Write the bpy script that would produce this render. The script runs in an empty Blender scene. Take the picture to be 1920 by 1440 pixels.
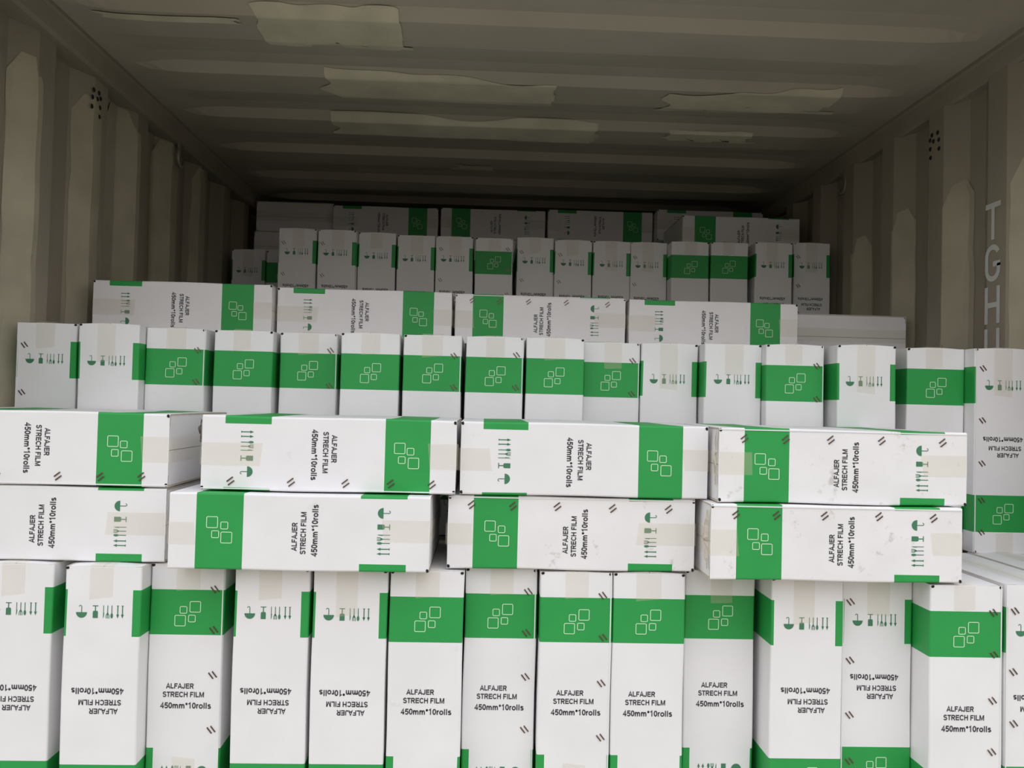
import bpy, bmesh, math, random
from mathutils import Matrix, Vector, noise

SC = bpy.context.scene
COL = SC.collection
rnd = random.Random(7)

# ------------------------------------------------------------------ camera
# The camera stands at the world origin (eye height); +Y runs into the container, +Z is up.
F_PX = 1550.12
cam_d = bpy.data.cameras.new('camera')
cam_d.sensor_width = 36.0
cam_d.lens = F_PX / 1920 * 36.0
cam_d.clip_start = 0.02
cam = bpy.data.objects.new('camera', cam_d)
COL.objects.link(cam)
RIGHT = Vector((0.999068, -0.035599, 0.024414))
UP = Vector((-0.025273, -0.023885, 0.999395))
FWD = Vector((0.034995, 0.999081, 0.024763))
cam.matrix_world = Matrix(((RIGHT.x, UP.x, -FWD.x, 0), (RIGHT.y, UP.y, -FWD.y, 0),
                           (RIGHT.z, UP.z, -FWD.z, 0), (0, 0, 0, 1)))
SC.camera = cam

# ------------------------------------------------------------------ sky and exposure
world = bpy.data.worlds.new('overcast_sky')
SC.world = world
world.use_nodes = True
bg = world.node_tree.nodes['Background']
bg.inputs['Color'].default_value = (0.93, 0.965, 1.0, 1)      # even overcast sky
bg.inputs['Strength'].default_value = 1.0
# standard overcast sky: luminance grows as 1 + 2 sin(elevation), the same all the way round
wn = world.node_tree.nodes; wl = world.node_tree.links
w_tc = wn.new('ShaderNodeTexCoord'); w_sep = wn.new('ShaderNodeSeparateXYZ')
wl.new(w_tc.outputs['Generated'], w_sep.inputs[0])
w_mr = wn.new('ShaderNodeMapRange'); w_mr.inputs['To Min'].default_value = 0.5; w_mr.inputs['To Max'].default_value = 1.5
wl.new(w_sep.outputs['Z'], w_mr.inputs['Value']); wl.new(w_mr.outputs[0], bg.inputs['Strength'])
w_mix = wn.new('ShaderNodeMix'); w_mix.data_type = 'RGBA'
w_mix.inputs['A'].default_value = (1.0, 0.93, 0.83, 1); w_mix.inputs['B'].default_value = (0.90, 0.955, 1.04, 1)   # dusty horizon to cool zenith
w_pw = wn.new('ShaderNodeMath'); w_pw.operation = 'POWER'; w_pw.use_clamp = True; w_pw.inputs[1].default_value = 0.6
w_mx = wn.new('ShaderNodeMath'); w_mx.operation = 'MAXIMUM'; w_mx.inputs[1].default_value = 0.0
wl.new(w_sep.outputs['Z'], w_mx.inputs[0]); wl.new(w_mx.outputs[0], w_pw.inputs[0]); wl.new(w_pw.outputs[0], w_mix.inputs['Factor'])
wl.new(w_mix.outputs['Result'], bg.inputs['Color'])
SC.view_settings.view_transform = 'Standard'
SC.view_settings.look = 'None'
SC.view_settings.gamma = 1.0
SC.view_settings.use_curve_mapping = False
SC.view_settings.exposure = 0.82

# ------------------------------------------------------------------ materials
def mat(name, base, rough=0.6, metal=0.0, var=0.0, scale=6.0, bump=0.0, bscale=60.0, alpha=1.0, stain=None, spec=0.4):
    m = bpy.data.materials.new(name)
    m.use_nodes = True
    nt = m.node_tree
    p = nt.nodes['Principled BSDF']
    p.inputs['Base Color'].default_value = (*base, 1)
    p.inputs['Roughness'].default_value = rough
    p.inputs['Metallic'].default_value = metal
    p.inputs['Alpha'].default_value = alpha
    p.inputs['Specular IOR Level'].default_value = spec
    tc = nt.nodes.new('ShaderNodeTexCoord')
    oi = nt.nodes.new('ShaderNodeObjectInfo')
    add = nt.nodes.new('ShaderNodeVectorMath'); add.operation = 'MULTIPLY_ADD'
    comb = nt.nodes.new('ShaderNodeCombineXYZ')
    for k in range(3):
        nt.links.new(oi.outputs['Random'], comb.inputs[k])
    nt.links.new(comb.outputs[0], add.inputs[0])
    add.inputs[1].default_value = (17, 23, 31)
    nt.links.new(tc.outputs['Object'], add.inputs[2])
    col = None
    if var > 0:
        n = nt.nodes.new('ShaderNodeTexNoise'); n.inputs['Scale'].default_value = scale
        n.inputs['Detail'].default_value = 5
        nt.links.new(add.outputs[0], n.inputs['Vector'])
        mr = nt.nodes.new('ShaderNodeMapRange')
        mr.inputs['From Min'].default_value = 0.3; mr.inputs['From Max'].default_value = 0.7
        mr.inputs['To Min'].default_value = 1 - var; mr.inputs['To Max'].default_value = 1 + var
        nt.links.new(n.outputs['Fac'], mr.inputs['Value'])
        mx = nt.nodes.new('ShaderNodeVectorMath'); mx.operation = 'SCALE'
        mx.inputs[0].default_value = base
        nt.links.new(mr.outputs[0], mx.inputs['Scale'])
        col = mx.outputs[0]
    if stain:
        n2 = nt.nodes.new('ShaderNodeTexNoise'); n2.inputs['Scale'].default_value = stain[1]
        n2.inputs['Detail'].default_value = 8; n2.inputs['Roughness'].default_value = 0.7
        nt.links.new(add.outputs[0], n2.inputs['Vector'])
        m2 = nt.nodes.new('ShaderNodeMapRange')
        m2.inputs['From Min'].default_value = stain[2]; m2.inputs['From Max'].default_value = stain[2] + 0.08
        m2.inputs['To Max'].default_value = stain[3]
        nt.links.new(n2.outputs['Fac'], m2.inputs['Value'])
        mm = nt.nodes.new('ShaderNodeMix'); mm.data_type = 'RGBA'
        nt.links.new(m2.outputs[0], mm.inputs['Factor'])
        if col: nt.links.new(col, mm.inputs['A'])
        else: mm.inputs['A'].default_value = (*base, 1)
        mm.inputs['B'].default_value = (*stain[0], 1)
        col = mm.outputs['Result']
    if col: nt.links.new(col, p.inputs['Base Color'])
    if bump > 0:
        n3 = nt.nodes.new('ShaderNodeTexNoise'); n3.inputs['Scale'].default_value = bscale
        n3.inputs['Detail'].default_value = 3
        nt.links.new(add.outputs[0], n3.inputs['Vector'])
        b = nt.nodes.new('ShaderNodeBump'); b.inputs['Strength'].default_value = bump
        b.inputs['Distance'].default_value = 0.01
        nt.links.new(n3.outputs['Fac'], b.inputs['Height'])
        nt.links.new(b.outputs[0], p.inputs['Normal'])
    return m

M_WHITE = mat('carton_white_print', (0.80, 0.785, 0.80), 0.55, var=0.025, scale=9, bump=0.12, bscale=14,
              stain=((0.55, 0.52, 0.48), 16, 0.66, 0.35))
M_WORN = mat('carton_white_worn', (0.80, 0.785, 0.79), 0.6, var=0.03, scale=9, bump=0.2, bscale=16,
             stain=((0.36, 0.33, 0.30), 26, 0.61, 0.5))
M_GREEN = mat('carton_green_print', (0.022, 0.315, 0.066), 0.5, var=0.04, scale=9, bump=0.12, bscale=14)
M_KRAFT = mat('carton_raw_edge', (0.50, 0.45, 0.38), 0.8, var=0.1, scale=40)
M_INNER = mat('inside_shade_and_tear', (0.10, 0.085, 0.07), 0.9)  # dark brown paints the shade inside carton ends; also colours one dark tear
M_INK = mat('black_ink', (0.045, 0.042, 0.048), 0.55)
M_ICON = mat('icon_green_ink', (0.055, 0.20, 0.105), 0.55)
M_LOGO = mat('logo_white_ink', (0.66, 0.86, 0.62), 0.55)
M_TAPE = mat('clear_tape', (0.78, 0.72, 0.54), 0.25, alpha=0.20, bump=0.35, bscale=30, spec=0.6)
M_STAPLE = mat('copper_staple_wire', (0.16, 0.10, 0.08), 0.35, metal=0.7)
M_WALL = mat('grey_container_paint', (0.31, 0.275, 0.215), 0.55, var=0.10, scale=2.5, bump=0.15, bscale=9,
             stain=((0.22, 0.19, 0.15), 3.0, 0.62, 0.5))
M_ROOF = mat('grey_roof_paint', (0.42, 0.38, 0.315), 0.5, var=0.10, scale=2.0, bump=0.15, bscale=7)
M_PATCH = mat('touch_up_primer', (0.415, 0.378, 0.285), 0.6, var=0.12, scale=8)
M_ROOF_PATCH = mat('roof_touch_up_primer', (0.60, 0.56, 0.43), 0.6, var=0.14, scale=8)
M_RAIL = mat('rail_paint', (0.29, 0.255, 0.20), 0.55, var=0.12, scale=4)
M_STENCIL = mat('white_stencil_paint', (0.60, 0.60, 0.58), 0.6, var=0.06, scale=20)
M_HOLE_SHADE = mat('hole_shade', (0.012, 0.011, 0.010), 0.8)  # near-black paints the shade of vent holes and carton corners
M_STEEL = mat('lashing_steel', (0.36, 0.33, 0.29), 0.45, metal=0.5)
M_PLY = mat('plywood_floor', (0.20, 0.12, 0.07), 0.6, var=0.25, scale=5)
M_GROUND = mat('dark_asphalt', (0.060, 0.046, 0.032), 0.9, var=0.2, scale=1.5, bump=0.2, bscale=20)
M_BOUNCE = mat('bounce_slab_concrete', (0.30, 0.265, 0.21), 0.85, var=0.1, scale=1.5, bump=0.1, bscale=20)

# ------------------------------------------------------------------ helpers
def link(name, me, parent=None, loc=(0, 0, 0), rot=None):
    o = bpy.data.objects.new(name, me)
    COL.objects.link(o)
    if parent: o.parent = parent
    o.location = loc
    if rot is not None: o.rotation_euler = rot
    return o

def mesh(name, verts, faces, mats, idx=None, smooth=False):
    me = bpy.data.meshes.new(name)
    me.from_pydata(verts, [], faces)
    for m in mats: me.materials.append(m)
    if idx:
        for p, i in zip(me.polygons, idx): p.material_index = i
    if smooth:
        for p in me.polygons: p.use_smooth = True
    me.update()
    return me

def box_vf(x0, x1, y0, y1, z0, z1, V, Fc):
    b = len(V)
    V += [(x0, y0, z0), (x1, y0, z0), (x1, y1, z0), (x0, y1, z0), (x0, y0, z1), (x1, y0, z1), (x1, y1, z1), (x0, y1, z1)]
    Fc += [tuple(b + i for i in q) for q in ((0, 3, 2, 1), (4, 5, 6, 7), (0, 1, 5, 4), (1, 2, 6, 5), (2, 3, 7, 6), (3, 0, 4, 7))]

def structure(name, me, label, category):
    o = link(name, me)
    o['kind'] = 'structure'; o['label'] = label; o['category'] = category
    return o

# ------------------------------------------------------------------ the container
Y_OPEN, Y_END = 1.47, 6.9
X_L, X_R = -1.081, 1.279          # innermost faces of the corrugated side walls
Z_FLOOR, Z_ROOF = -1.735, 0.925
CORR, DEPTH = 0.283, 0.036

def corr(y, phase=1.950):
    """0 on the inner flats, 1 on the recessed flats; the slope centred on phase faces the door."""
    t = ((y - phase) / CORR + 0.12) % 1.0
    if t < 0.24: return 1 - t / 0.24
    if t < 0.51: return 0.0
    if t < 0.75: return (t - 0.51) / 0.24
    return 1.0
def corr_breaks(y0, y1, phase=1.950):
    out = {y0, y1}
    k = math.floor((y0 - phase) / CORR) - 1
    while phase + k * CORR < y1 + CORR:
        for t in (0, 0.24, 0.51, 0.75):
            y = phase + (k + t - 0.12) * CORR
            if y0 < y < y1: out.add(y)
        k += 1
    return sorted(out)
PHASE_L, PHASE_R = 1.965, 1.950
def wall_x(side, y):
    return X_L - DEPTH * corr(y, PHASE_L) if side < 0 else X_R + DEPTH * corr(y, PHASE_R)

def side_wall(name, side, label):
    ys = corr_breaks(Y_OPEN, Y_END, PHASE_L if side < 0 else PHASE_R)
    zs = [Z_FLOOR, Z_ROOF - 0.03]
    V = []; Fc = []
    for t in (0.0, 0.002):                    # inner and outer skin of the steel sheet
        b = len(V)
        for y in ys:
            for z in zs: V.append((wall_x(side, y) + side * t, y, z))
        for i in range(len(ys) - 1):
            q = (b + 2 * i, b + 2 * i + 1, b + 2 * i + 3, b + 2 * i + 2)
            Fc.append(q if (side > 0) == (t > 0) else q[::-1])
    return structure(name, mesh(name, V, Fc, [M_WALL]), label, 'wall')
wall_left = side_wall('wall_left', -1, 'grey corrugated steel wall on the left with pale paint strips')
wall_right = side_wall('wall_right', 1, 'grey corrugated steel wall on the right with stencilled letters')

# roof: shallow cross corrugations whose door-facing slopes catch the light
ROOF_P = 0.366
def roof_z(y, x=0.0):
    t = ((y - 1.980) / ROOF_P + 0.05) % 1.0
    if t < 0.07: d = t / 0.07
    elif t < 0.44: d = 1.0
    elif t < 0.82: d = 1 - (t - 0.44) / 0.38
    else: d = 0.0
    e = min(1.0, max(0.0, (min(x - X_L, X_R - x) - 0.05) / 0.16))
    e = e * e * (3 - 2 * e)
    return Z_ROOF + 0.004 - 0.026 * d * e + 0.016 * e
def roof():
    xs = [X_L - 0.04, X_L + 0.05, X_L + 0.08, X_L + 0.12, X_L + 0.16, X_L + 0.21, -0.6, -0.2, 0.2, 0.6, X_R - 0.21, X_R - 0.16, X_R - 0.12, X_R - 0.08, X_R - 0.05, X_R + 0.04]
    ys = {Y_OPEN, Y_END}
    for k in range(-3, 15):
        for t in (0, 0.07, 0.27, 0.44, 0.56, 0.69, 0.82):
            y = 1.980 + (k + t - 0.05) * ROOF_P
            if Y_OPEN < y < Y_END: ys.add(y)
    ys = sorted(ys); n = len(ys) - 1
    V = [(x, y, roof_z(y, x)) for y in ys for x in xs]
    w = len(xs)
    Fc = [(i * w + j, (i + 1) * w + j, (i + 1) * w + j + 1, i * w + j + 1) for i in range(n) for j in range(w - 1)]
    return structure('ceiling', mesh('ceiling', V, Fc, [M_ROOF]), 'grey corrugated steel container roof with paler touch-up patches', 'ceiling')
ceiling = roof()

V = []; Fc = []; box_vf(X_L - 0.05, X_R + 0.05, Y_OPEN, Y_END, Z_FLOOR - 0.03, Z_FLOOR, V, Fc)
structure('floor', mesh('floor', V, Fc, [M_PLY]), 'brown plywood container floor beneath the cartons', 'floor')
V = []; Fc = []; box_vf(X_L - 0.05, X_R + 0.05, Y_END, Y_END + 0.04, Z_FLOOR - 0.03, Z_ROOF + 0.03, V, Fc)
structure('wall_back', mesh('wall_back', V, Fc, [M_WALL]), 'dark steel end wall behind the cartons', 'wall')

def rail(name, side, label):
    # square top side rail with a small lip on its lower edge
    xi = X_L + 0.040 if side < 0 else X_R - 0.014
    xo = X_L - 0.05 if side < 0 else X_R + 0.05
    V = []; Fc = []
    prof = [(xi, Z_ROOF + 0.02), (xi, Z_ROOF - 0.006), (xi - side * -0.004, Z_ROOF - 0.012), (xi + side * 0.014, Z_ROOF - 0.052), (xi + side * 0.024, Z_ROOF - 0.058), (xo, Z_ROOF - 0.058), (xo, Z_ROOF + 0.02)]
    for y in (Y_OPEN, Y_END):
        V += [(x, y, z) for x, z in prof]
    n = len(prof)
    for i in range(n):
        q = (i, (i + 1) % n, n + (i + 1) % n, n + i)
        Fc.append(q if side > 0 else q[::-1])
    structure(name, mesh(name, V, Fc, [M_RAIL]), label, 'rail')
rail('trim_1', -1, 'grey steel top rail along the left wall')
rail('trim_2', 1, 'grey steel top rail along the right wall')

V = []; Fc = []; box_vf(X_L - 0.05, X_R + 0.05, Y_OPEN - 0.10, Y_OPEN, Z_ROOF - 0.02, Z_ROOF + 0.06, V, Fc)  # header out of view, added to keep sky light off roof and back rows
structure('added_header', mesh('added_header', V, Fc, [M_RAIL]), 'unseen grey door header added to cut sky light at the opening', 'rail')

# touch-up paint: thin ragged coats that follow the sheet they lie on
def wall_patch(side, y0, y1, z0, z1, seed, slant=0.0):
    r = random.Random(seed)
    br = [y for y in corr_breaks(y0, y1, PHASE_L if side < 0 else PHASE_R)]
    ys = []
    for a, b in zip(br, br[1:]):
        k = max(1, int((b - a) / 0.012))
        ys += [a + (b - a) * i / k for i in range(k)]
    ys.append(br[-1])
    nz = 46
    V = []; Fc = []
    for i in range(nz + 1):
        z = z0 + (z1 - z0) * i / nz
        j0 = 0.011 * noise.noise((z * 9 + seed, seed * 1.7, 0)) + 0.006 * noise.noise((z * 31, seed, 4))
        j1 = 0.007 * noise.noise((z * 8 + seed, 5 + seed, 2))
        top = max(0.0, (z - (z1 - 0.03)) / 0.03)
        sh = (y1 - y0) * 0.30 * top * top * top
        for k, y in enumerate(ys):
            t = (y - y0) / (y1 - y0)
            yy = y + (1 - t) * j0 + t * j1
            yy = yy + (1 - 2 * t) * sh
            V.append((wall_x(side, yy) - side * 0.0011, yy, z + slant * (yy - y0)))
    w = len(ys)
    for i in range(nz):
        for k in range(w - 1):
            q = (i * w + k, i * w + k + 1, (i + 1) * w + k + 1, (i + 1) * w + k)
            Fc.append(q if side < 0 else q[::-1])
    o = link('paint_patch', mesh('paint_patch', V, Fc, [M_PATCH]), wall_left if side < 0 else wall_right)
    o['label'] = 'pale primer touch-up strip'
zl = Z_FLOOR + 0.05
for y0, y1, zt in ((1.930, 2.020, 0.80), (2.225, 2.325, 0.812), (2.400, 2.590, 0.862), (2.760, 2.900, 0.862), (3.090, 3.190, 0.86), (1.83, 1.912, 0.40)):
    wall_patch(-1, y0, y1, zl, zt, int(y0 * 100))
for y0, y1, zt in ((1.890, 1.975, 0.645), (2.175, 2.270, 0.655), (2.475, 2.560, 0.645), (2.755, 2.845, 0.62)):
    wall_patch(1, y0, y1, zl, zt, int(y0 * 100) + 7, -0.25)

def roof_patch(x0, x1, y0, y1, seed, skew=0.0):
    nx, ny = 60, 40
    V = []; Fc = []
    for j in range(ny + 1):
        for i in range(nx + 1):
            u = i / nx; v = j / ny
            jx = 0.05 * noise.noise((v * 2.6 + seed, seed, 0)); jx2 = 0.06 * noise.noise((round(v * 4) * 0.9 + seed, 3, seed))
            x = x0 + jx + (x1 + jx2 - x0 - jx) * u
            jy = 0.028 * noise.noise((u * 3 + seed, 9, seed)); jy2 = 0.03 * noise.noise((round(u * 5) * 0.8 + seed, 4, seed))
            q = min(1.0, (y1 - y0) / 0.16); jy *= q; jy2 *= q
            y = y0 + jy + (y1 + jy2 - y0 - jy) * v + skew * u
            V.append((x, y, roof_z(y, x) - 0.0030))
    w = nx + 1
    Fc = [(j * w + i, (j + 1) * w + i, (j + 1) * w + i + 1, j * w + i + 1) for j in range(ny) for i in range(nx)]
    o = link('paint_patch', mesh('paint_patch', V, Fc, [M_ROOF_PATCH], smooth=True), ceiling)
    o['label'] = 'pale primer touch-up patch'
for i, a in enumerate(((-0.58, -0.225, 1.965, 2.155, .0), (-0.47, 0.19, 2.33, 2.51, .02), (0.52, 1.02, 2.37, 2.53, -.04), (-0.52, 0.36, 2.69, 2.84, .01),
          (0.60, 0.88, 2.71, 2.79, .0), (-0.14, 0.02, 3.17, 3.27, .0), (-0.95, -0.62, 2.00, 2.03, .0))):
    roof_patch(*a[:4], 11 + i * 3, a[4])

# stencilled container code on the right wall
def arc_strip(cx, cy, rx, ry, a0, a1, w, V, Fc, n=10):
    b = len(V)
    for i in range(n + 1):
        a = math.radians(a0 + (a1 - a0) * i / n)
        V.append((cx + rx * math.cos(a), cy + ry * math.sin(a), 0)); V.append((cx + (rx - w) * math.cos(a), cy + (ry - w) * math.sin(a), 0))
    for i in range(n): Fc.append((b + 2 * i, b + 2 * i + 2, b + 2 * i + 3, b + 2 * i + 1))
def quad(V, Fc, x0, x1, y0, y1):
    b = len(V); V += [(x0, y0, 0), (x1, y0, 0), (x1, y1, 0), (x0, y1, 0)]; Fc.append((b, b + 1, b + 2, b + 3))
LW, LH, SW = 0.062, 0.094, 0.0135
def glyph(ch):
    V = []; Fc = []
    if ch == 'T': quad(V, Fc, 0, LW, LH - SW, LH); quad(V, Fc, LW / 2 - SW / 2, LW / 2 + SW / 2, 0, LH - SW)
    if ch == 'H': quad(V, Fc, 0, SW, 0, LH); quad(V, Fc, LW - SW, LW, 0, LH); quad(V, Fc, SW, LW - SW, LH / 2 - SW / 2, LH / 2 + SW / 2)
    if ch == 'U':
        quad(V, Fc, 0, SW, LW / 2, LH); quad(V, Fc, LW - SW, LW, LW / 2, LH); arc_strip(LW / 2, LW / 2, LW / 2, LW / 2, 180, 360, SW, V, Fc)
    if ch == 'G':
        arc_strip(LW / 2, LH - LW / 2, LW / 2, LW / 2, 25, 180, SW, V, Fc); quad(V, Fc, 0, SW, LW / 2, LH - LW / 2)
        arc_strip(LW / 2, LW / 2, LW / 2, LW / 2, 180, 360, SW, V, Fc); quad(V, Fc, LW - SW, LW, LW / 2, LH * 0.47)
        quad(V, Fc, LW * 0.52, LW, LH * 0.47 - SW * 0.5, LH * 0.47 + SW * 0.5)
    return mesh('stencil_letter', V, Fc, [M_STENCIL])
# letters read from inside the container, so their right points towards the door (-Y)
for i, ch in enumerate('TGHU'):
    o = link('stencil_letter', glyph(ch), wall_right, (X_R - 0.0012, 2.0665, 0.446 - i * 0.1065))
    o.matrix_local = Matrix(((0, 0, -1, X_R - 0.0012), (-1, 0, 0, 2.0665), (0, 1, 0, 0.446 - i * 0.1065), (0, 0, 0, 1)))
    o['label'] = 'white stencilled letter ' + ch

# vents: raised near-black discs paint the shade of small round holes
def vent(side, y, z):
    V = []; Fc = []
    pts = [(-.018, .030), (.012, .032), (-.024, .008), (.004, .012), (.022, .020), (.020, -.006), (-.026, -.018), (.018, -.032)]
    x = (wall_x(side, y)) - side * 0.0006
    for dy, dz in pts:
        b = len(V); n = 10
        for ring, off in ((0.0068, 0.0), (0.0056, 0.0016)):
            for k in range(n):
                a = 2 * math.pi * k / n
                V.append((x - side * off, y + dy + ring * math.cos(a), z + dz + ring * math.sin(a)))
        for k in range(n): Fc.append((b + k, b + (k + 1) % n, b + n + (k + 1) % n, b + n + k))
        Fc.append(tuple(b + n + k for k in range(n)))
    o = link('vent', mesh('vent', V, Fc, [M_HOLE_SHADE]), wall_left if side < 0 else wall_right)
    o['label'] = 'dark discs painting the shade of round vent holes'
vent(-1, 2.292, 0.80); vent(1, 2.315, 0.775)

def tube(pts, r, name, m, n=8):
    V = []; Fc = []
    for i, p in enumerate(pts):
        p = Vector(p)
        d = (Vector(pts[min(i + 1, len(pts) - 1)]) - Vector(pts[max(i - 1, 0)])).normalized()
        a = d.cross(Vector((0.3, 0.2, 1))).normalized(); c = d.cross(a)
        for k in range(n):
            t = 2 * math.pi * k / n
            V.append(tuple(p + r * (a * math.cos(t) + c * math.sin(t))))
    for i in range(len(pts) - 1):
        for k in range(n): Fc.append((i * n + k, i * n + (k + 1) % n, (i + 1) * n + (k + 1) % n, (i + 1) * n + k))
    Fc.append(tuple(range(n))[::-1]); Fc.append(tuple((len(pts) - 1) * n + k for k in range(n)))
    return mesh(name, V, Fc, [m], smooth=True)
def lashing(side, y, label):
    x = X_L + 0.03 if side < 0 else X_R - 0.01
    s = side
    root = bpy.data.objects.new('lashing_ring', None); COL.objects.link(root)
    root.location = (x, y, Z_ROOF - 0.058)
    pts = []
    for i in range(15):
        a = math.radians(100 + 250 * i / 14)
        pts.append((s * 0.012, 0.030 * math.cos(a), -0.040 + 0.034 * math.sin(a)))
    link('ring', tube(pts, 0.0055, 'ring', M_STEEL), root)
    V = []; Fc = []; box_vf(-0.004 + s * 0.012, 0.004 + s * 0.012, -0.026, 0.010, -0.014, 0.002, V, Fc)
    link('lug', mesh('lug', V, Fc, [M_STEEL]), root)
    root['label'] = label; root['category'] = 'lashing ring'
lashing(-1, 2.88, 'bent steel lashing ring under the left top rail')
lashing(1, 2.93, 'bent steel lashing ring under the right top rail')

# the yard outside the open doors
me = mesh('ground', [(-60, -80, Z_FLOOR - 0.16), (60, -80, Z_FLOOR - 0.16), (60, 30, Z_FLOOR - 0.16), (-60, 30, Z_FLOOR - 0.16)], [(0, 1, 2, 3)], [M_GROUND])
structure('ground', me, 'dark asphalt yard outside the container', 'ground')

V = []; Fc = []; box_vf(-4.5, 4.5, -3.2, 1.3, Z_FLOOR - 0.16, Z_FLOOR - 0.09, V, Fc)  # pale slab out of view, added to bounce sky light up to the roof
structure('bounce_slab', mesh('bounce_slab', V, Fc, [M_BOUNCE]), 'unseen pale concrete slab added to bounce light into the container', 'ground')

# ------------------------------------------------------------------ carton parts (shared meshes)
T, L, D = 0.137, 0.474, 0.345
HT, HL, HD = T / 2, L / 2, D / 2
REC = 0.0035                                     # the flaps close this far below the full length
B1 = (HL - 0.285 * L, HL - 0.108 * L)            # logo band
B2 = (HL - 0.905 * L, HL - 0.727 * L)            # second band of the wide sides, seen as tabs on the narrow ones
TABL, TABR = 0.0145, 0.005

def carton_body(seed, worn=False, shift=0.0):
    b1 = (B1[0] + shift, B1[1] + shift)
    r = random.Random(seed)
    rc = 0.0035
    prof = []                                    # (x, y, zone) counter-clockwise seen from +z
    def corner(cx, cy, a0):
        return [(cx + rc * math.cos(math.radians(a0 + 90 * i / 3)), cy + rc * math.sin(math.radians(a0 + 90 * i / 3))) for i in range(4)]
    pts = corner(-HT + rc, -HD + rc, 180)
    pts += [(-HT + TABL, -HD), (-0.02, -HD), (0.02, -HD), (HT - TABR, -HD)]
    pts += corner(HT - rc, -HD + rc, 270)
    pts += [(HT, -0.09), (HT, 0), (HT, 0.09)]
    pts += corner(HT - rc, HD - rc, 0)
    pts += [(HT - TABL, HD), (-HT + TABR, HD)]
    pts += corner(-HT + rc, HD - rc, 90)
    pts += [(-HT, 0.09), (-HT, 0), (-HT, -0.09)]
    n = len(pts)
    zs = sorted({-HL + REC, -HL + 0.02, B2[0], B2[1], -0.07, 0.0, 0.05, b1[0], b1[1], HL - 0.02, HL - REC})
    V = []; Fc = []; I = []
    ph = [r.uniform(0, 6) for _ in range(4)]
    for z in zs:
        e = 1 - (abs(z) / HL) ** 4
        for (x, y) in pts:
            xx, yy = x, y
            if abs(y) < HD - 0.01:               # the wide sides sag inwards a little
                xx -= math.copysign(0.0022 * (1 - (y / HD) ** 2) * e * (0.5 + 0.5 * math.sin(ph[0] + z * 5)), x)
            # edges wander a fraction of a millimetre, as folded board does
            k = 0.0007 if not worn else 0.0010
            xx += k * math.sin(z * 19 + ph[1]) if abs(x) > HT - 0.006 and abs(y) > HD - 0.006 else 0
            V.append((xx, yy, z))
    for i in range(len(zs) - 1):
        zc = (zs[i] + zs[i + 1]) / 2
        for j in range(n):
            a, b = pts[j], pts[(j + 1) % n]
            Fc.append((i * n + j, i * n + (j + 1) % n, (i + 1) * n + (j + 1) % n, (i + 1) * n + j))
            xc, yc = (a[0] + b[0]) / 2, (a[1] + b[1]) / 2
            in1 = b1[0] < zc < b1[1]; in2 = B2[0] < zc < B2[1]
            if abs(yc) > HD - 0.0002:            # narrow panels
                g = in1 or (in2 and (xc < -HT + TABL or xc > HT - TABR) if yc < 0 else in1 or (in2 and (xc > HT - TABL or xc < -HT + TABR)))
            else: g = in1 or in2
            I.append(1 if g else 0)
    # open ends: raw rim, then a recessed floor painted dark for the shade inside
    wt = 0.0035
    for s, base in ((-1, 0), (1, (len(zs) - 1) * n)):
        b = len(V)
        for dz in (0, 0.010):
            for (x, y) in pts:
                V.append((x * (HT - wt) / HT, y * (HD - wt) / HD, s * (HL - REC - dz)))
        for j in range(n):
            j2 = (j + 1) % n
            q1 = (base + j, base + j2, b + j2, b + j); q2 = (b + j, b + j2, b + n + j2, b + n + j)
            if s < 0: q1, q2 = q1[::-1], q2[::-1]
            Fc += [q1, q2]; I += [2, 3]
        q = tuple(b + n + j for j in range(n))
        Fc.append(q if s > 0 else q[::-1]); I.append(3)
    me = mesh('carton_body', V, Fc, [M_WORN if worn else M_WHITE, M_GREEN, M_KRAFT, M_INNER], I)
    return me

def flap_mesh(side, end, arch, m=M_WHITE):
    """one of the two long outer flaps of an end; hinged on a wide side, meeting at the middle"""
    V = []; Fc = []
    nx, th, ch = 6, 0.0022, 0.008
    ye = HD - 0.0016
    rows_ = []
    for i in range(nx + 1):
        u = i / nx
        x = side * (HT - 0.0005 - u * (HT - 0.0011))
        z = HL - REC - 0.0006 + arch * math.sin(u * math.pi / 2)
        yy = ye - (ch * (1 - u / 0.17) if u < 0.17 else 0)
        rows_.append((x, yy, z))
    for t in (0, -th):
        for x, yy, z in rows_:
            V.append((x, -yy, end * (z + t))); V.append((x, yy, end * (z + t)))
    k = 2 * (nx + 1)
    for i in range(nx):
        a = 2 * i
        Fc += [(a, a + 1, a + 3, a + 2), (k + a, k + a + 2, k + a + 3, k + a + 1), (a, a + 2, k + a + 2, k + a), (a + 1, k + a + 1, k + a + 3, a + 3)]
    Fc += [(0, k, k + 1, 1), (2 * nx, 2 * nx + 1, k + 2 * nx + 1, k + 2 * nx)]
    me = mesh('end_flap', V, Fc, [m])
    bm = bmesh.new(); bm.from_mesh(me); bmesh.ops.recalc_face_normals(bm, faces=bm.faces); bm.to_mesh(me); bm.free()
    return me
FLAPS = {(s, e, k): flap_mesh(s, e, (0.0012, 0.0030)[k]) for s in (-1, 1) for e in (-1, 1) for k in (0, 1)}

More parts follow.
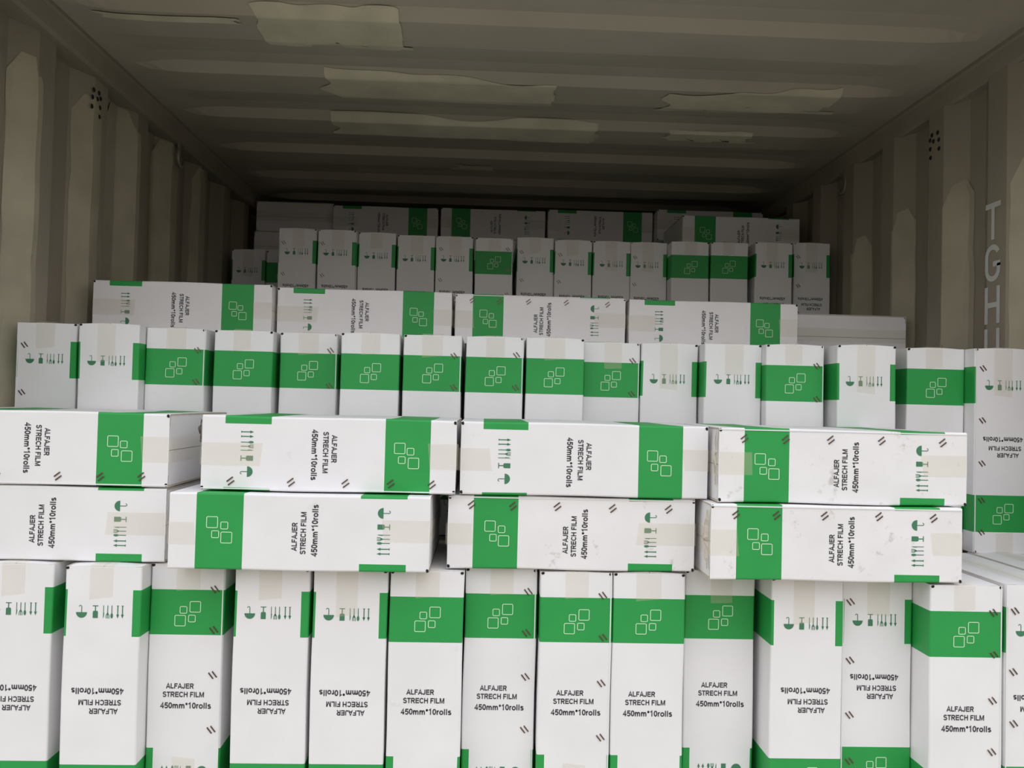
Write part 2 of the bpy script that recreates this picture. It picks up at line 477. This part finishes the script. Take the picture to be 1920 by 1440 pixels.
def tape_mesh(end, length, width, dx):
    y0 = -HD - 0.00045
    V = []; Fc = []
    zt = HL + 0.0005
    r = random.Random(int(length * 1e4) + int(dx * 1e5))
    path = [(y0, HL - length), (y0, HL - length * 0.5), (y0, HL - 0.006), (y0 + 0.0015, HL - 0.0015), (y0 + 0.005, zt), (0, zt), (-y0 - 0.005, zt), (-y0 - 0.0015, HL - 0.0015), (-y0, HL - 0.006), (-y0, HL - length * 0.9)]
    for i, (y, z) in enumerate(path):
        sk = 0.003 * r.uniform(-1, 1) if i == 0 else 0
        V.append((dx - width / 2, y, end * (z + sk))); V.append((dx + width / 2, y, end * (z - sk)))
    for i in range(len(path) - 1):
        q = (2 * i, 2 * i + 1, 2 * i + 3, 2 * i + 2)
        Fc.append(q if end > 0 else q[::-1])
    return mesh('packing_tape', V, Fc, [M_TAPE])
TAPES = {+1: [tape_mesh(1, l, w, d) for l, w, d in ((0.052, 0.044, 0.001), (0.050, 0.040, -0.004), (0.066, 0.042, 0.003), (0.054, 0.048, -0.001))],
         -1: [tape_mesh(-1, l, w, d) for l, w, d in ((0.060, 0.042, 0.003), (0.112, 0.042, 0.002), (0.076, 0.044, -0.003), (0.088, 0.040, 0.006))]}

def to_face(me, x0, z0, lift=0.00035):
    """lay a flat XY print mesh on the narrow front panel (its x right, its y up)"""
    for v in me.vertices:
        x, y = v.co.x, v.co.y
        v.co = (x0 + x, -HD - lift, z0 + y)
    me.update()
    return me
LET = []
def arc(cx, cy, rx, ry, a0, a1, n=9):
    return [(cx + rx * math.cos(math.radians(a0 + (a1 - a0) * i / n)), cy + ry * math.sin(math.radians(a0 + (a1 - a0) * i / n))) for i in range(n + 1)]
SWD = 0.215; h_ = SWD / 2                         # stroke width in cap heights
def lower_m():
    g = [[(.17, 0), (.17, .74)]]
    for x in (.17, .60): g.append([(x, .40)] + arc(x + .215, .40, .215, .25, 180, 0, 8) + [(x + .43, 0)])
    return g
GL = {  # advance, strokes (centre lines, cap height 1)
 'A': (1.00, [[(.09, 0), (.50, .97), (.91, 0)], [(.24, .32), (.76, .32)]]),
 'L': (.84, [[(.17, 1), (.17, h_), (.80, h_)]]),
 'F': (.84, [[(.17, 0), (.17, 1 - h_), (.80, 1 - h_)], [(.17, .50), (.70, .50)]]),
 'J': (.78, [[(.58, 1), (.58, .30)] + arc(.33, .32, .25, .235, 0, -180, 8)]),
 'E': (.93, [[(.86, 1 - h_), (.17, 1 - h_), (.17, h_), (.88, h_)], [(.17, .52), (.80, .52)]]),
 'R': (1.00, [[(.17, 0), (.17, 1 - h_), (.58, 1 - h_)] + arc(.58, .70, .24, .2125, 90, -90, 8) + [(.17, .4875)], [(.50, .47), (.86, 0)]]),
 'S': (.93, [arc(.47, .715, .30, .20, 20, 180, 8) + arc(.47, .70, .30, .16, 190, 262, 5) + arc(.47, .30, .32, .22, 82, -10, 6) + arc(.47, .285, .32, .20, -20, -165, 9)]),
 'T': (.84, [[(.03, 1 - h_), (.81, 1 - h_)], [(.42, 1 - h_), (.42, 0)]]),
 'C': (1.00, [arc(.52, .50, .40, .41, 38, 322, 16)]),
 'H': (1.00, [[(.17, 0), (.17, 1)], [(.83, 0), (.83, 1)], [(.17, .52), (.83, .52)]]),
 'I': (.40, [[(.20, 0), (.20, 1)]]),
 'M': (1.16, [[(.17, 0), (.17, 1)], [(.99, 0), (.99, 1)], [(.21, .95), (.58, .10), (.95, .95)]]),
 '4': (.78, [[(.52, 0), (.52, .96), (.10, .30), (.74, .30)]]),
 '5': (.78, [[(.70, 1 - h_), (.22, 1 - h_), (.16, .52)] + arc(.38, .33, .27, .25, 125, -150, 12)]),
 '0': (.78, [arc(.39, .50, .26, .41, 90, 450, 18)]),
 '1': (.78, [[(.14, .72), (.44, .95), (.44, 0)]]),
 'm': (1.24, lower_m()),
 '*': (.54, [[(.27, .96), (.27, .56)], [(.09, .86), (.45, .66)], [(.09, .66), (.45, .86)]]),
 'r': (.54, [[(.17, 0), (.17, .74)], [(.17, .40)] + arc(.42, .40, .25, .25, 170, 75, 6)]),
 'o': (.85, [arc(.425, .365, .30, .285, 90, 450, 16)]),
 'l': (.40, [[(.20, 0), (.20, 1)]]),
 's': (.78, [arc(.39, .54, .22, .12, 20, 180, 7) + arc(.39, .52, .22, .11, 190, 262, 4) + arc(.39, .22, .24, .16, 82, -10, 5) + arc(.39, .20, .24, .12, -20, -165, 8)]),
 ' ': (.42, [])}
def stroke_strip(pts, w, V, Fc):
    b = len(V); n = len(pts)
    for i, p in enumerate(pts):
        a = Vector(pts[max(i - 1, 0)]); c = Vector(pts[min(i + 1, n - 1)]); p = Vector(p)
        d1 = (p - a).normalized() if i > 0 else (c - p).normalized()
        d2 = (c - p).normalized() if i < n - 1 else d1
        nn = Vector((-(d1.y + d2.y), d1.x + d2.x))
        if nn.length < 1e-6: nn = Vector((-d1.y, d1.x))
        nn.normalize()
        k = min(1.6, 1 / max(0.3, nn.dot(Vector((-d1.y, d1.x)))))
        V.append((p.x + nn.x * w / 2 * k, p.y + nn.y * w / 2 * k, 0)); V.append((p.x - nn.x * w / 2 * k, p.y - nn.y * w / 2 * k, 0))
    for i in range(n - 1): Fc.append((b + 2 * i, b + 2 * i + 1, b + 2 * i + 3, b + 2 * i + 2))
def print_line(body, width, height):
    adv = sum(GL[c][0] for c in body)
    sx = width / adv
    V = []; Fc = []; x = 0
    for c in body:
        a, st = GL[c]
        for p in st: stroke_strip([(x + q[0], q[1]) for q in p], SWD, V, Fc)
        x += a
    V = [(v[0] * sx, v[1] * height, 0) for v in V]
    return mesh('lettering', V, Fc, [M_INK])
for body, w, h, x0, vc in (('ALFAJER', 0.0515, 0.0097, -0.0345, 0.480), ('STRECH FILM', 0.0770, 0.0099, -0.0405, 0.513), ('450mm*10rolls', 0.0940, 0.0110, -0.0440, 0.556)):
    LET.append(to_face(print_line(body, w, h), x0, HL - vc * L - h / 2))

def ring_mesh():
    V = []; Fc = []
    def rr(cx, cy, s, w, rad):
        b = len(V); n = 4
        for k, (sx, sy, a0) in enumerate(((1, 1, 0), (-1, 1, 90), (-1, -1, 180), (1, -1, 270))):
            for i in range(n):
                a = math.radians(a0 + 90 * i / (n - 1))
                for rr_ in (rad, rad - w):
                    V.append((cx + sx * (s / 2 - rad) + rr_ * math.cos(a), cy + sy * (s / 2 - rad) + rr_ * math.sin(a), 0))
        m_ = 4 * n
        for i in range(m_):
            j = (i + 1) % m_
            Fc.append((b + 2 * i, b + 2 * j, b + 2 * j + 1, b + 2 * i + 1))
    for cx, cy, s in ((.0136, .0130, .0207), (-.0080, .0070, .0137), (-.0136, -.0130, .0207), (.0080, -.0088, .0137)):
        rr(cx, cy, s, 0.0012, 0.0026)
    return mesh('logo', V, Fc, [M_LOGO])
LOGO = to_face(ring_mesh(), 0.001, HL - 0.199 * L)

def poly(V, Fc, pts):
    b = len(V); V += [(x, y, 0) for x, y in pts]; Fc.append(tuple(range(b, b + len(pts))))
def icon_arrows():
    V = []; Fc = []
    for dx in (-.0042, .0042):
        quad(V, Fc, dx - .0009, dx + .0009, -.0105, .006)
        poly(V, Fc, [(dx - .0026, .0045), (dx + .0026, .0045), (dx, .0115)])
        quad(V, Fc, dx - .0018, dx + .0018, -.0118, -.0105)
    return mesh('arrows_icon', V, Fc, [M_ICON])
def icon_cutlery():
    V = []; Fc = []
    poly(V, Fc, [(-.0075 + .0024 * math.cos(a * .628), .0068 + .0048 * math.sin(a * .628)) for a in range(10)])    # spoon
    quad(V, Fc, -.0082, -.0068, -.0118, .0030)
    quad(V, Fc, -.0007, .0007, -.0118, .004)                                                                       # fork
    poly(V, Fc, [(-.0007, .001), (.0007, .001), (.0030, .0055), (-.0030, .0055)])
    for dx in (-.0026, 0, .0026): quad(V, Fc, dx - .0006, dx + .0006, .0055, .0116)
    poly(V, Fc, [(.0068, -.0118), (.0080, -.0118), (.0080, .0116), (.0066, .0085), (.0060, .0020), (.0068, .0010)]) # knife
    return mesh('cutlery_icon', V, Fc, [M_ICON])
def icon_glass():
    V = []; Fc = []
    poly(V, Fc, [(-.0046, .0112), (-.0046, .0005), (-.0034, -.0018), (.0034, -.0018), (.0046, .0005), (.0046, .0112)])
    quad(V, Fc, -.0009, .0009, -.0100, -.0018); quad(V, Fc, -.0050, .0050, -.0116, -.0100)
    return mesh('glass_icon', V, Fc, [M_ICON])
def icon_umbrella():
    V = []; Fc = []
    pts = [(.0098 * math.cos(math.radians(a)), .0010 + .0102 * math.sin(math.radians(a))) for a in range(0, 181, 12)]
    poly(V, Fc, pts)
    quad(V, Fc, -.0007, .0007, -.0090, .0010)
    arc_strip(.0022, -.0090, .0029, .0029, 180, 360, .0013, V, Fc, 8)
    return mesh('umbrella_icon', V, Fc, [M_ICON])
IZ = HL - 0.817 * L
ICONS = [to_face(icon_arrows(), -HT + .262 * T, IZ), to_face(icon_cutlery(), -HT + .425 * T, IZ), to_face(icon_glass(), -HT + .585 * T, IZ), to_face(icon_umbrella(), -HT + .765 * T, IZ)]

def staple_mesh():
    V = []; Fc = []
    d = Vector((0.62, 0, -0.78)); c = Vector((0.78, 0, 0.62)); hl, hw = 0.0072, 0.0011
    prof = [(-hl, 0.0), (-hl + .001, -.0012), (hl - .001, -.0012), (hl, 0.0)]
    for s, y in prof:
        for w in (-hw, hw):
            for dy in (0, 0.0009):
                p = d * s + c * w; V.append((p.x, y + dy, p.z))
    for i in range(3):
        a = 4 * i
        Fc += [(a, a + 2, a + 6, a + 4), (a + 1, a + 5, a + 7, a + 3), (a, a + 4, a + 5, a + 1), (a + 2, a + 3, a + 7, a + 6)]
    Fc += [(0, 1, 3, 2), (12, 14, 15, 13)]
    return mesh('staple', V, Fc, [M_STAPLE])
STAPLE = staple_mesh()
V = []; Fc = []; box_vf(HT - .0042, HT - .0022, -HD - .0009, -HD - .0001, -HL + .004, HL - .004, V, Fc)
SEAM = mesh('seam_edge', V, Fc, [M_WHITE])
def corner_shade_disc():  # flat dark disc painting the shade of a hole at the folded corner
    n = 9; V = [(0, 0.0001, 0)]; Fc = []
    rr = random.Random(2)
    for k in range(n):
        a = 2 * math.pi * k / n; q = 0.0030 * rr.uniform(0.8, 1.15)
        V.append((q * math.cos(a), 0, q * math.sin(a)))
    for k in range(n): Fc.append((0, 1 + k, 1 + (k + 1) % n))
    return mesh('corner_shade_disc', V, Fc, [M_HOLE_SHADE])
SHADE_DISC = corner_shade_disc()
BODIES = [carton_body(100 + i) for i in range(10)]
BODY_WORN = carton_body(500, True)
BODY_SHIFT = {v: carton_body(600, False, v) for v in (0.021, -0.014)}

ROT = {'up': (0, 0, 0), 'inv': (0, math.pi, 0), 'R': (0, math.pi / 2, 0), 'L': (0, -math.pi / 2, 0)}
E_MAT = Matrix(((0, 1, 0), (0, 0, 1), (1, 0, 0)))          # end-on: length into the container, wide side down
ROT['end'] = tuple(E_MAT.to_euler())
def hgt(o): return {'up': L, 'inv': L, 'R': T, 'L': T, 'end': T}[o]
def dep(o): return L if o == 'end' else D
TAPE_VIS = {}

def carton(x, yf, zb, orient, stapled, label, group, worn=False, yaw=0.0, shift=0.0):
    root = bpy.data.objects.new('film_carton', None)
    COL.objects.link(root)
    root.empty_display_size = 0.05
    root.location = (x, yf + dep(orient) / 2, zb)
    root.rotation_euler = (0, 0, yaw)
    root['label'] = label; root['category'] = 'box'; root['group'] = group
    loc = (0, 0, hgt(orient) / 2); rot = ROT[orient]
    R = Matrix.Translation(loc) @ (E_MAT.to_4x4() if orient == 'end' else Matrix.Rotation(rot[1], 4, 'Y'))
    def part(name, me, off=(0, 0, 0)):
        o = bpy.data.objects.new(name, me); COL.objects.link(o); o.parent = root
        o.matrix_local = R @ Matrix.Translation(off)
        return o
    body = part('carton_body', BODY_WORN if worn else BODY_SHIFT[shift] if shift else rnd.choice(BODIES))
    k = 1 if orient in ('up', 'inv') and rnd.random() < 0.7 else 0
    for e in (-1, 1):
        for s in (-1, 1): part('end_flap', FLAPS[(s, e, k)])
        part('packing_tape', rnd.choice(TAPES[e]))
    if orient == 'end': return root
    for sx in (-1, 1):
        for sz in (-1, 1):
            if rnd.random() < 0.65: part('corner_shade_disc', SHADE_DISC, (sx * (HT - 0.0042), -HD - 0.0005, sz * (HL - 0.0062)))
    dx, dz = rnd.uniform(-.003, .003), rnd.uniform(-.004, .004)
    part('logo', LOGO, (dx, 0, shift + rnd.uniform(-.002, .002)))
    for me in LET: part('lettering', me, (dx, 0, dz + shift))
    for me in ICONS: part(me.name, me, (dx, 0, dz * 0.5))
    if stapled:
        part('seam_edge', SEAM)
        for v in (0.10, 0.262, 0.44, 0.655, 0.885):
            oz = HL - (v + rnd.uniform(-.012, .012)) * L; ox = HT - 0.0175 + rnd.uniform(-.002, .001)
            for d in (-.0033, .0033):
                part('staple', STAPLE, (ox + d, -HD - 0.0004, oz + d * 0.4))
    return root

# ------------------------------------------------------------------ the cartons in view: (x centre, y front, z base, orientation, stapled)
FRONT = [(-0.8456, 1.5516, 'inv', 0), (-0.6810, 1.5380, 'inv', 0), (-0.5425, 1.5771, 'up', 1), (-0.3792, 1.5491, 'inv', 0), (-0.2358, 1.5492, 'inv', 0),
         (-0.0942, 1.5493, 'up', 0), (0.0445, 1.5844, 'up', 1), (0.1858, 1.5633, 'up', 1), (0.3243, 1.5638, 'up', 0), (0.4710, 1.6014, 'up', 0),
         (0.6197, 1.5431, 'inv', 0), (0.7635, 1.5646, 'inv', 1), (0.9020, 1.5037, 'up', 1), (1.0507, 1.5163, 'inv', 1), (1.1915, 1.5300, 'up', 0)]
LOWER = [(-0.8180, 1.5675, 'L', 0), (-0.3232, 1.5101, 'L', 0), (0.1740, 1.5604, 'L', 1), (0.6550, 1.4986, 'L', 1)]
UPPER = [(-0.8160, 1.5650, 'R', 1), (-0.2802, 1.5418, 'R', 1), (0.1953, 1.5541, 'R', 0), (0.6708, 1.5128, 'L', 1)]
SECOND = [(-1.0050, 1.9360, 'inv', 1), (-0.8564, 1.9186, 'inv', 0), (-0.7174, 1.9509, 'up', 1), (-0.5647, 1.9633, 'up', 0), (-0.4173, 1.9878, 'up', 1),
          (-0.2665, 1.9468, 'up', 0), (-0.1199, 1.9490, 'up', 1), (0.0265, 1.9517, 'up', 1), (0.1688, 1.9438, 'up', 0), (0.3088, 1.9814, 'up', 1),
          (0.4473, 1.9736, 'inv', 0), (0.5886, 1.9313, 'inv', 0), (0.7271, 1.9023, 'up', 1), (0.8781, 1.8633, 'inv', 0), (1.0563, 1.8945, 'up', 0), (1.1948, 1.8561, 'inv', 1)]
SECOND_LYING = [(-0.7991, 2.2112, 'R', 0), (-0.3236, 2.2369, 'R', 0), (0.1527, 2.2580, 'L', 1), (0.6294, 2.2486, 'R', 0)]
THIRD = [(-0.6842, 3.0096, .1477, 'inv', 1), (-0.5387, 2.9894, .1423, 'inv', 1), (-0.4002, 3.0280, .1450, 'inv', 0), (-0.2569, 3.0221, .1386, 'inv', 0),
         (-0.1164, 3.0164, .1379, 'inv', 1), (0.0288, 2.9957, .1324, 'up', 1), (0.1812, 3.0349, .1462, 'inv', 1), (0.3197, 3.0140, .1375, 'inv', 1),
         (0.4604, 3.0085, .1360, 'inv', 0), (0.5989, 3.0183, .1384, 'inv', 1), (0.7374, 2.9533, .1325, 'up', 0), (0.8833, 2.9617, .1361, 'up', 0),
         (1.0438, 2.9553, .1398, 'inv', 0), (1.1996, 2.9937, .1500, 'inv', 1)]
BACK = [(-0.4550, 3.7063, 'R', 0), (0.0270, 3.6908, 'L', 0), (0.5059, 3.6569, 'R', 0), (0.9814, 3.5894, 'R', 0)]

NTH = ['leftmost', 'second', 'third', 'fourth', 'fifth', 'sixth', 'seventh', 'eighth', 'ninth', 'tenth', 'eleventh', 'twelfth', 'thirteenth', 'fourteenth', 'fifteenth', 'sixteenth']
def place_words(i, n, row):
    if i == 0: return 'leftmost in the ' + row
    if i == n - 1: return 'rightmost in the ' + row
    if i < (n + 1) // 2: return NTH[i] + ' from left in the ' + row
    return NTH[n - 1 - i] + ' from right in the ' + row
def look(o, st):
    s = {'up': 'white carton, green logo band near top', 'inv': 'white carton standing upside down',
         'R': 'white carton lying, logo band at right', 'L': 'white carton lying, logo band at left'}[o]
    return s
for i, (x, y, o, st) in enumerate(FRONT):
    lab = look(o, st) + ', ' + place_words(i, len(FRONT), 'bottom row')
    if i == len(FRONT) - 1: lab = 'white carton top beside the right wall, rightmost in the bottom row'
    carton(x, y, -0.784, o, st, lab, 'upright cartons in the bottom row', yaw=rnd.uniform(-.002, .002),
           shift={0: 0.021, 1: 0.021, 3: 0.021, 4: 0.021, 11: -0.014}.get(i, 0.0))
LYING_FRONT = {}
for i, (x, y, o, st) in enumerate(LOWER):
    LYING_FRONT['lower', i] = carton(x, y, -0.3095, o, st, look(o, st) + ', ' + place_words(i, 4, 'layer on bottom row'), 'lower layer of cartons lying at the front', worn=(i >= 2), yaw=rnd.uniform(-.002, .002))
for i, (x, y, o, st) in enumerate(UPPER):
    LYING_FRONT['upper', i] = carton(x, y, -0.1700, o, st, look(o, st) + ', ' + place_words(i, 4, 'upper front layer'), 'upper layer of cartons lying at the front', worn=(i == 3), yaw=rnd.uniform(-.002, .002))
for i, (x, y, o, st) in enumerate(SECOND):
    carton(x, y, -0.3095 if i < 2 else -0.3125 if i < 9 else -0.316, o, st, look(o, st) + ', ' + place_words(i, len(SECOND), 'middle upright row'), 'upright cartons in the middle row', yaw=rnd.uniform(-.002, .002))
for i, (x, y, o, st) in enumerate(SECOND_LYING):
    carton(x, y, 0.1655 if i == 0 else 0.1625 if i < 3 else 0.1595, o, st, look(o, st) + ', ' + place_words(i, 4, 'layer behind middle uprights'), 'cartons lying behind the middle upright row')
for i, (x, y, z, o, st) in enumerate(THIRD):
    carton(x, y, z, o, st, look(o, st) + ', ' + place_words(i, len(THIRD), 'shaded far upright row'), 'upright cartons in the far row')
for i, (x, y, o, st) in enumerate(BACK):
    carton(x, y, 0.736, o, st, look(o, st) + ', ' + place_words(i, 4, 'topmost dark row'), 'cartons lying at the very back under the roof')
carton(1.1025, 2.450, 0.1585, 'end', 0, 'plain grey carton end beside the right wall behind the middle uprights', 'cartons showing their ends')
carton(-0.868, 3.745, 0.7530, 'end', 0, 'plain carton end at top left under the dark roof', 'cartons showing their ends')
carton(-0.872, 3.735, 0.6150, 'end', 0, 'plain carton end below another, left of the far upright row', 'cartons showing their ends')
carton(-0.9780, 3.430, 0.140, 'inv', 0, 'dim carton standing upside down against the dark left wall', 'cartons in the corner left of the far row')
carton(-0.8390, 3.440, 0.140, 'up', 0, 'dim carton with green band half hidden left of far upright row', 'cartons in the corner left of the far row')
carton(1.006, 3.225, 0.6275, 'L', 0, 'carton lying on the right end of the far upright row', 'cartons lying on the far row')

# torn board at the left ends of the handled cartons (world z runs up the end, x points left)
def torn(root, seed, z0, z1, reach, m=M_KRAFT):
    r = random.Random(seed); n = 11
    V = []; Fc = []
    for i in range(n + 1):
        z = z0 + (z1 - z0) * i / n
        w = reach * r.uniform(0.15, 1.0) * math.sin(math.pi * (0.08 + 0.84 * i / n))
        yb = -HD + 0.002 + r.uniform(0, 0.003)
        for dy in (0, 0.0028):
            V.append((-HL - 0.0002, yb + dy, z)); V.append((-HL - w, yb + dy + r.uniform(-.001, .004), z + r.uniform(-.004, .004)))
    for i in range(n):
        a = 4 * i; b = a + 4
        Fc += [(a, b, b + 1, a + 1), (a + 2, a + 3, b + 3, b + 2), (a + 1, b + 1, b + 3, a + 3), (a, a + 2, b + 2, b)]
    o = link('torn_edge', mesh('torn_edge', V, Fc, [m]), root)
    o['label'] = 'torn raw cardboard edge'
torn(LYING_FRONT['lower', 3], 3, 0.020, 0.125, 0.011)
torn(LYING_FRONT['upper', 3], 5, 0.030, 0.128, 0.005)
torn(LYING_FRONT['upper', 1], 8, 0.085, 0.128, 0.006, M_INNER)

# ------------------------------------------------------------------ the rest of the load, out of sight behind and beneath
V = []; Fc = []
def fill(y0, y1, z0, z1, x0=-1.062, x1=1.262):
    n = max(1, int((x1 - x0) / 0.1395)); w = (x1 - x0) / n
    k = max(1, round((z1 - z0) / L)); h = (z1 - z0) / k
    for j in range(k):
        for i in range(n):
            box_vf(x0 + i * w + .0012, x0 + (i + 1) * w - .0012, y0, y1, z0 + j * h + .0005, z0 + (j + 1) * h - .0005, V, Fc)
fill(1.605, 1.945 - 0.1, Z_FLOOR, -0.786)
fill(1.990, 2.325, Z_FLOOR, -0.318)
fill(2.340, 2.665, Z_FLOOR, 0.157)
fill(2.680, 2.935, Z_FLOOR, 0.12)
fill(3.040, 3.370, Z_FLOOR, 0.130)
fill(3.440, 3.700, Z_FLOOR, 0.138)
fill(3.440, 3.69, 0.140, 0.60, -0.755, 1.262)
fill(3.795, 4.130, Z_FLOOR, 0.598)
fill(3.690, 4.035, 0.600, 0.7345, -0.690, 1.262)
for k in range(7): fill(4.245 + k * 0.36, 4.590 + k * 0.36, Z_FLOOR, 0.598)
me = mesh('stacked_cartons', V, Fc, [M_WHITE])
o = link('stacked_cartons', me)
o['kind'] = 'stuff'; o['category'] = 'boxes'; o['label'] = 'remaining white cartons packed tightly behind and beneath the visible rows'
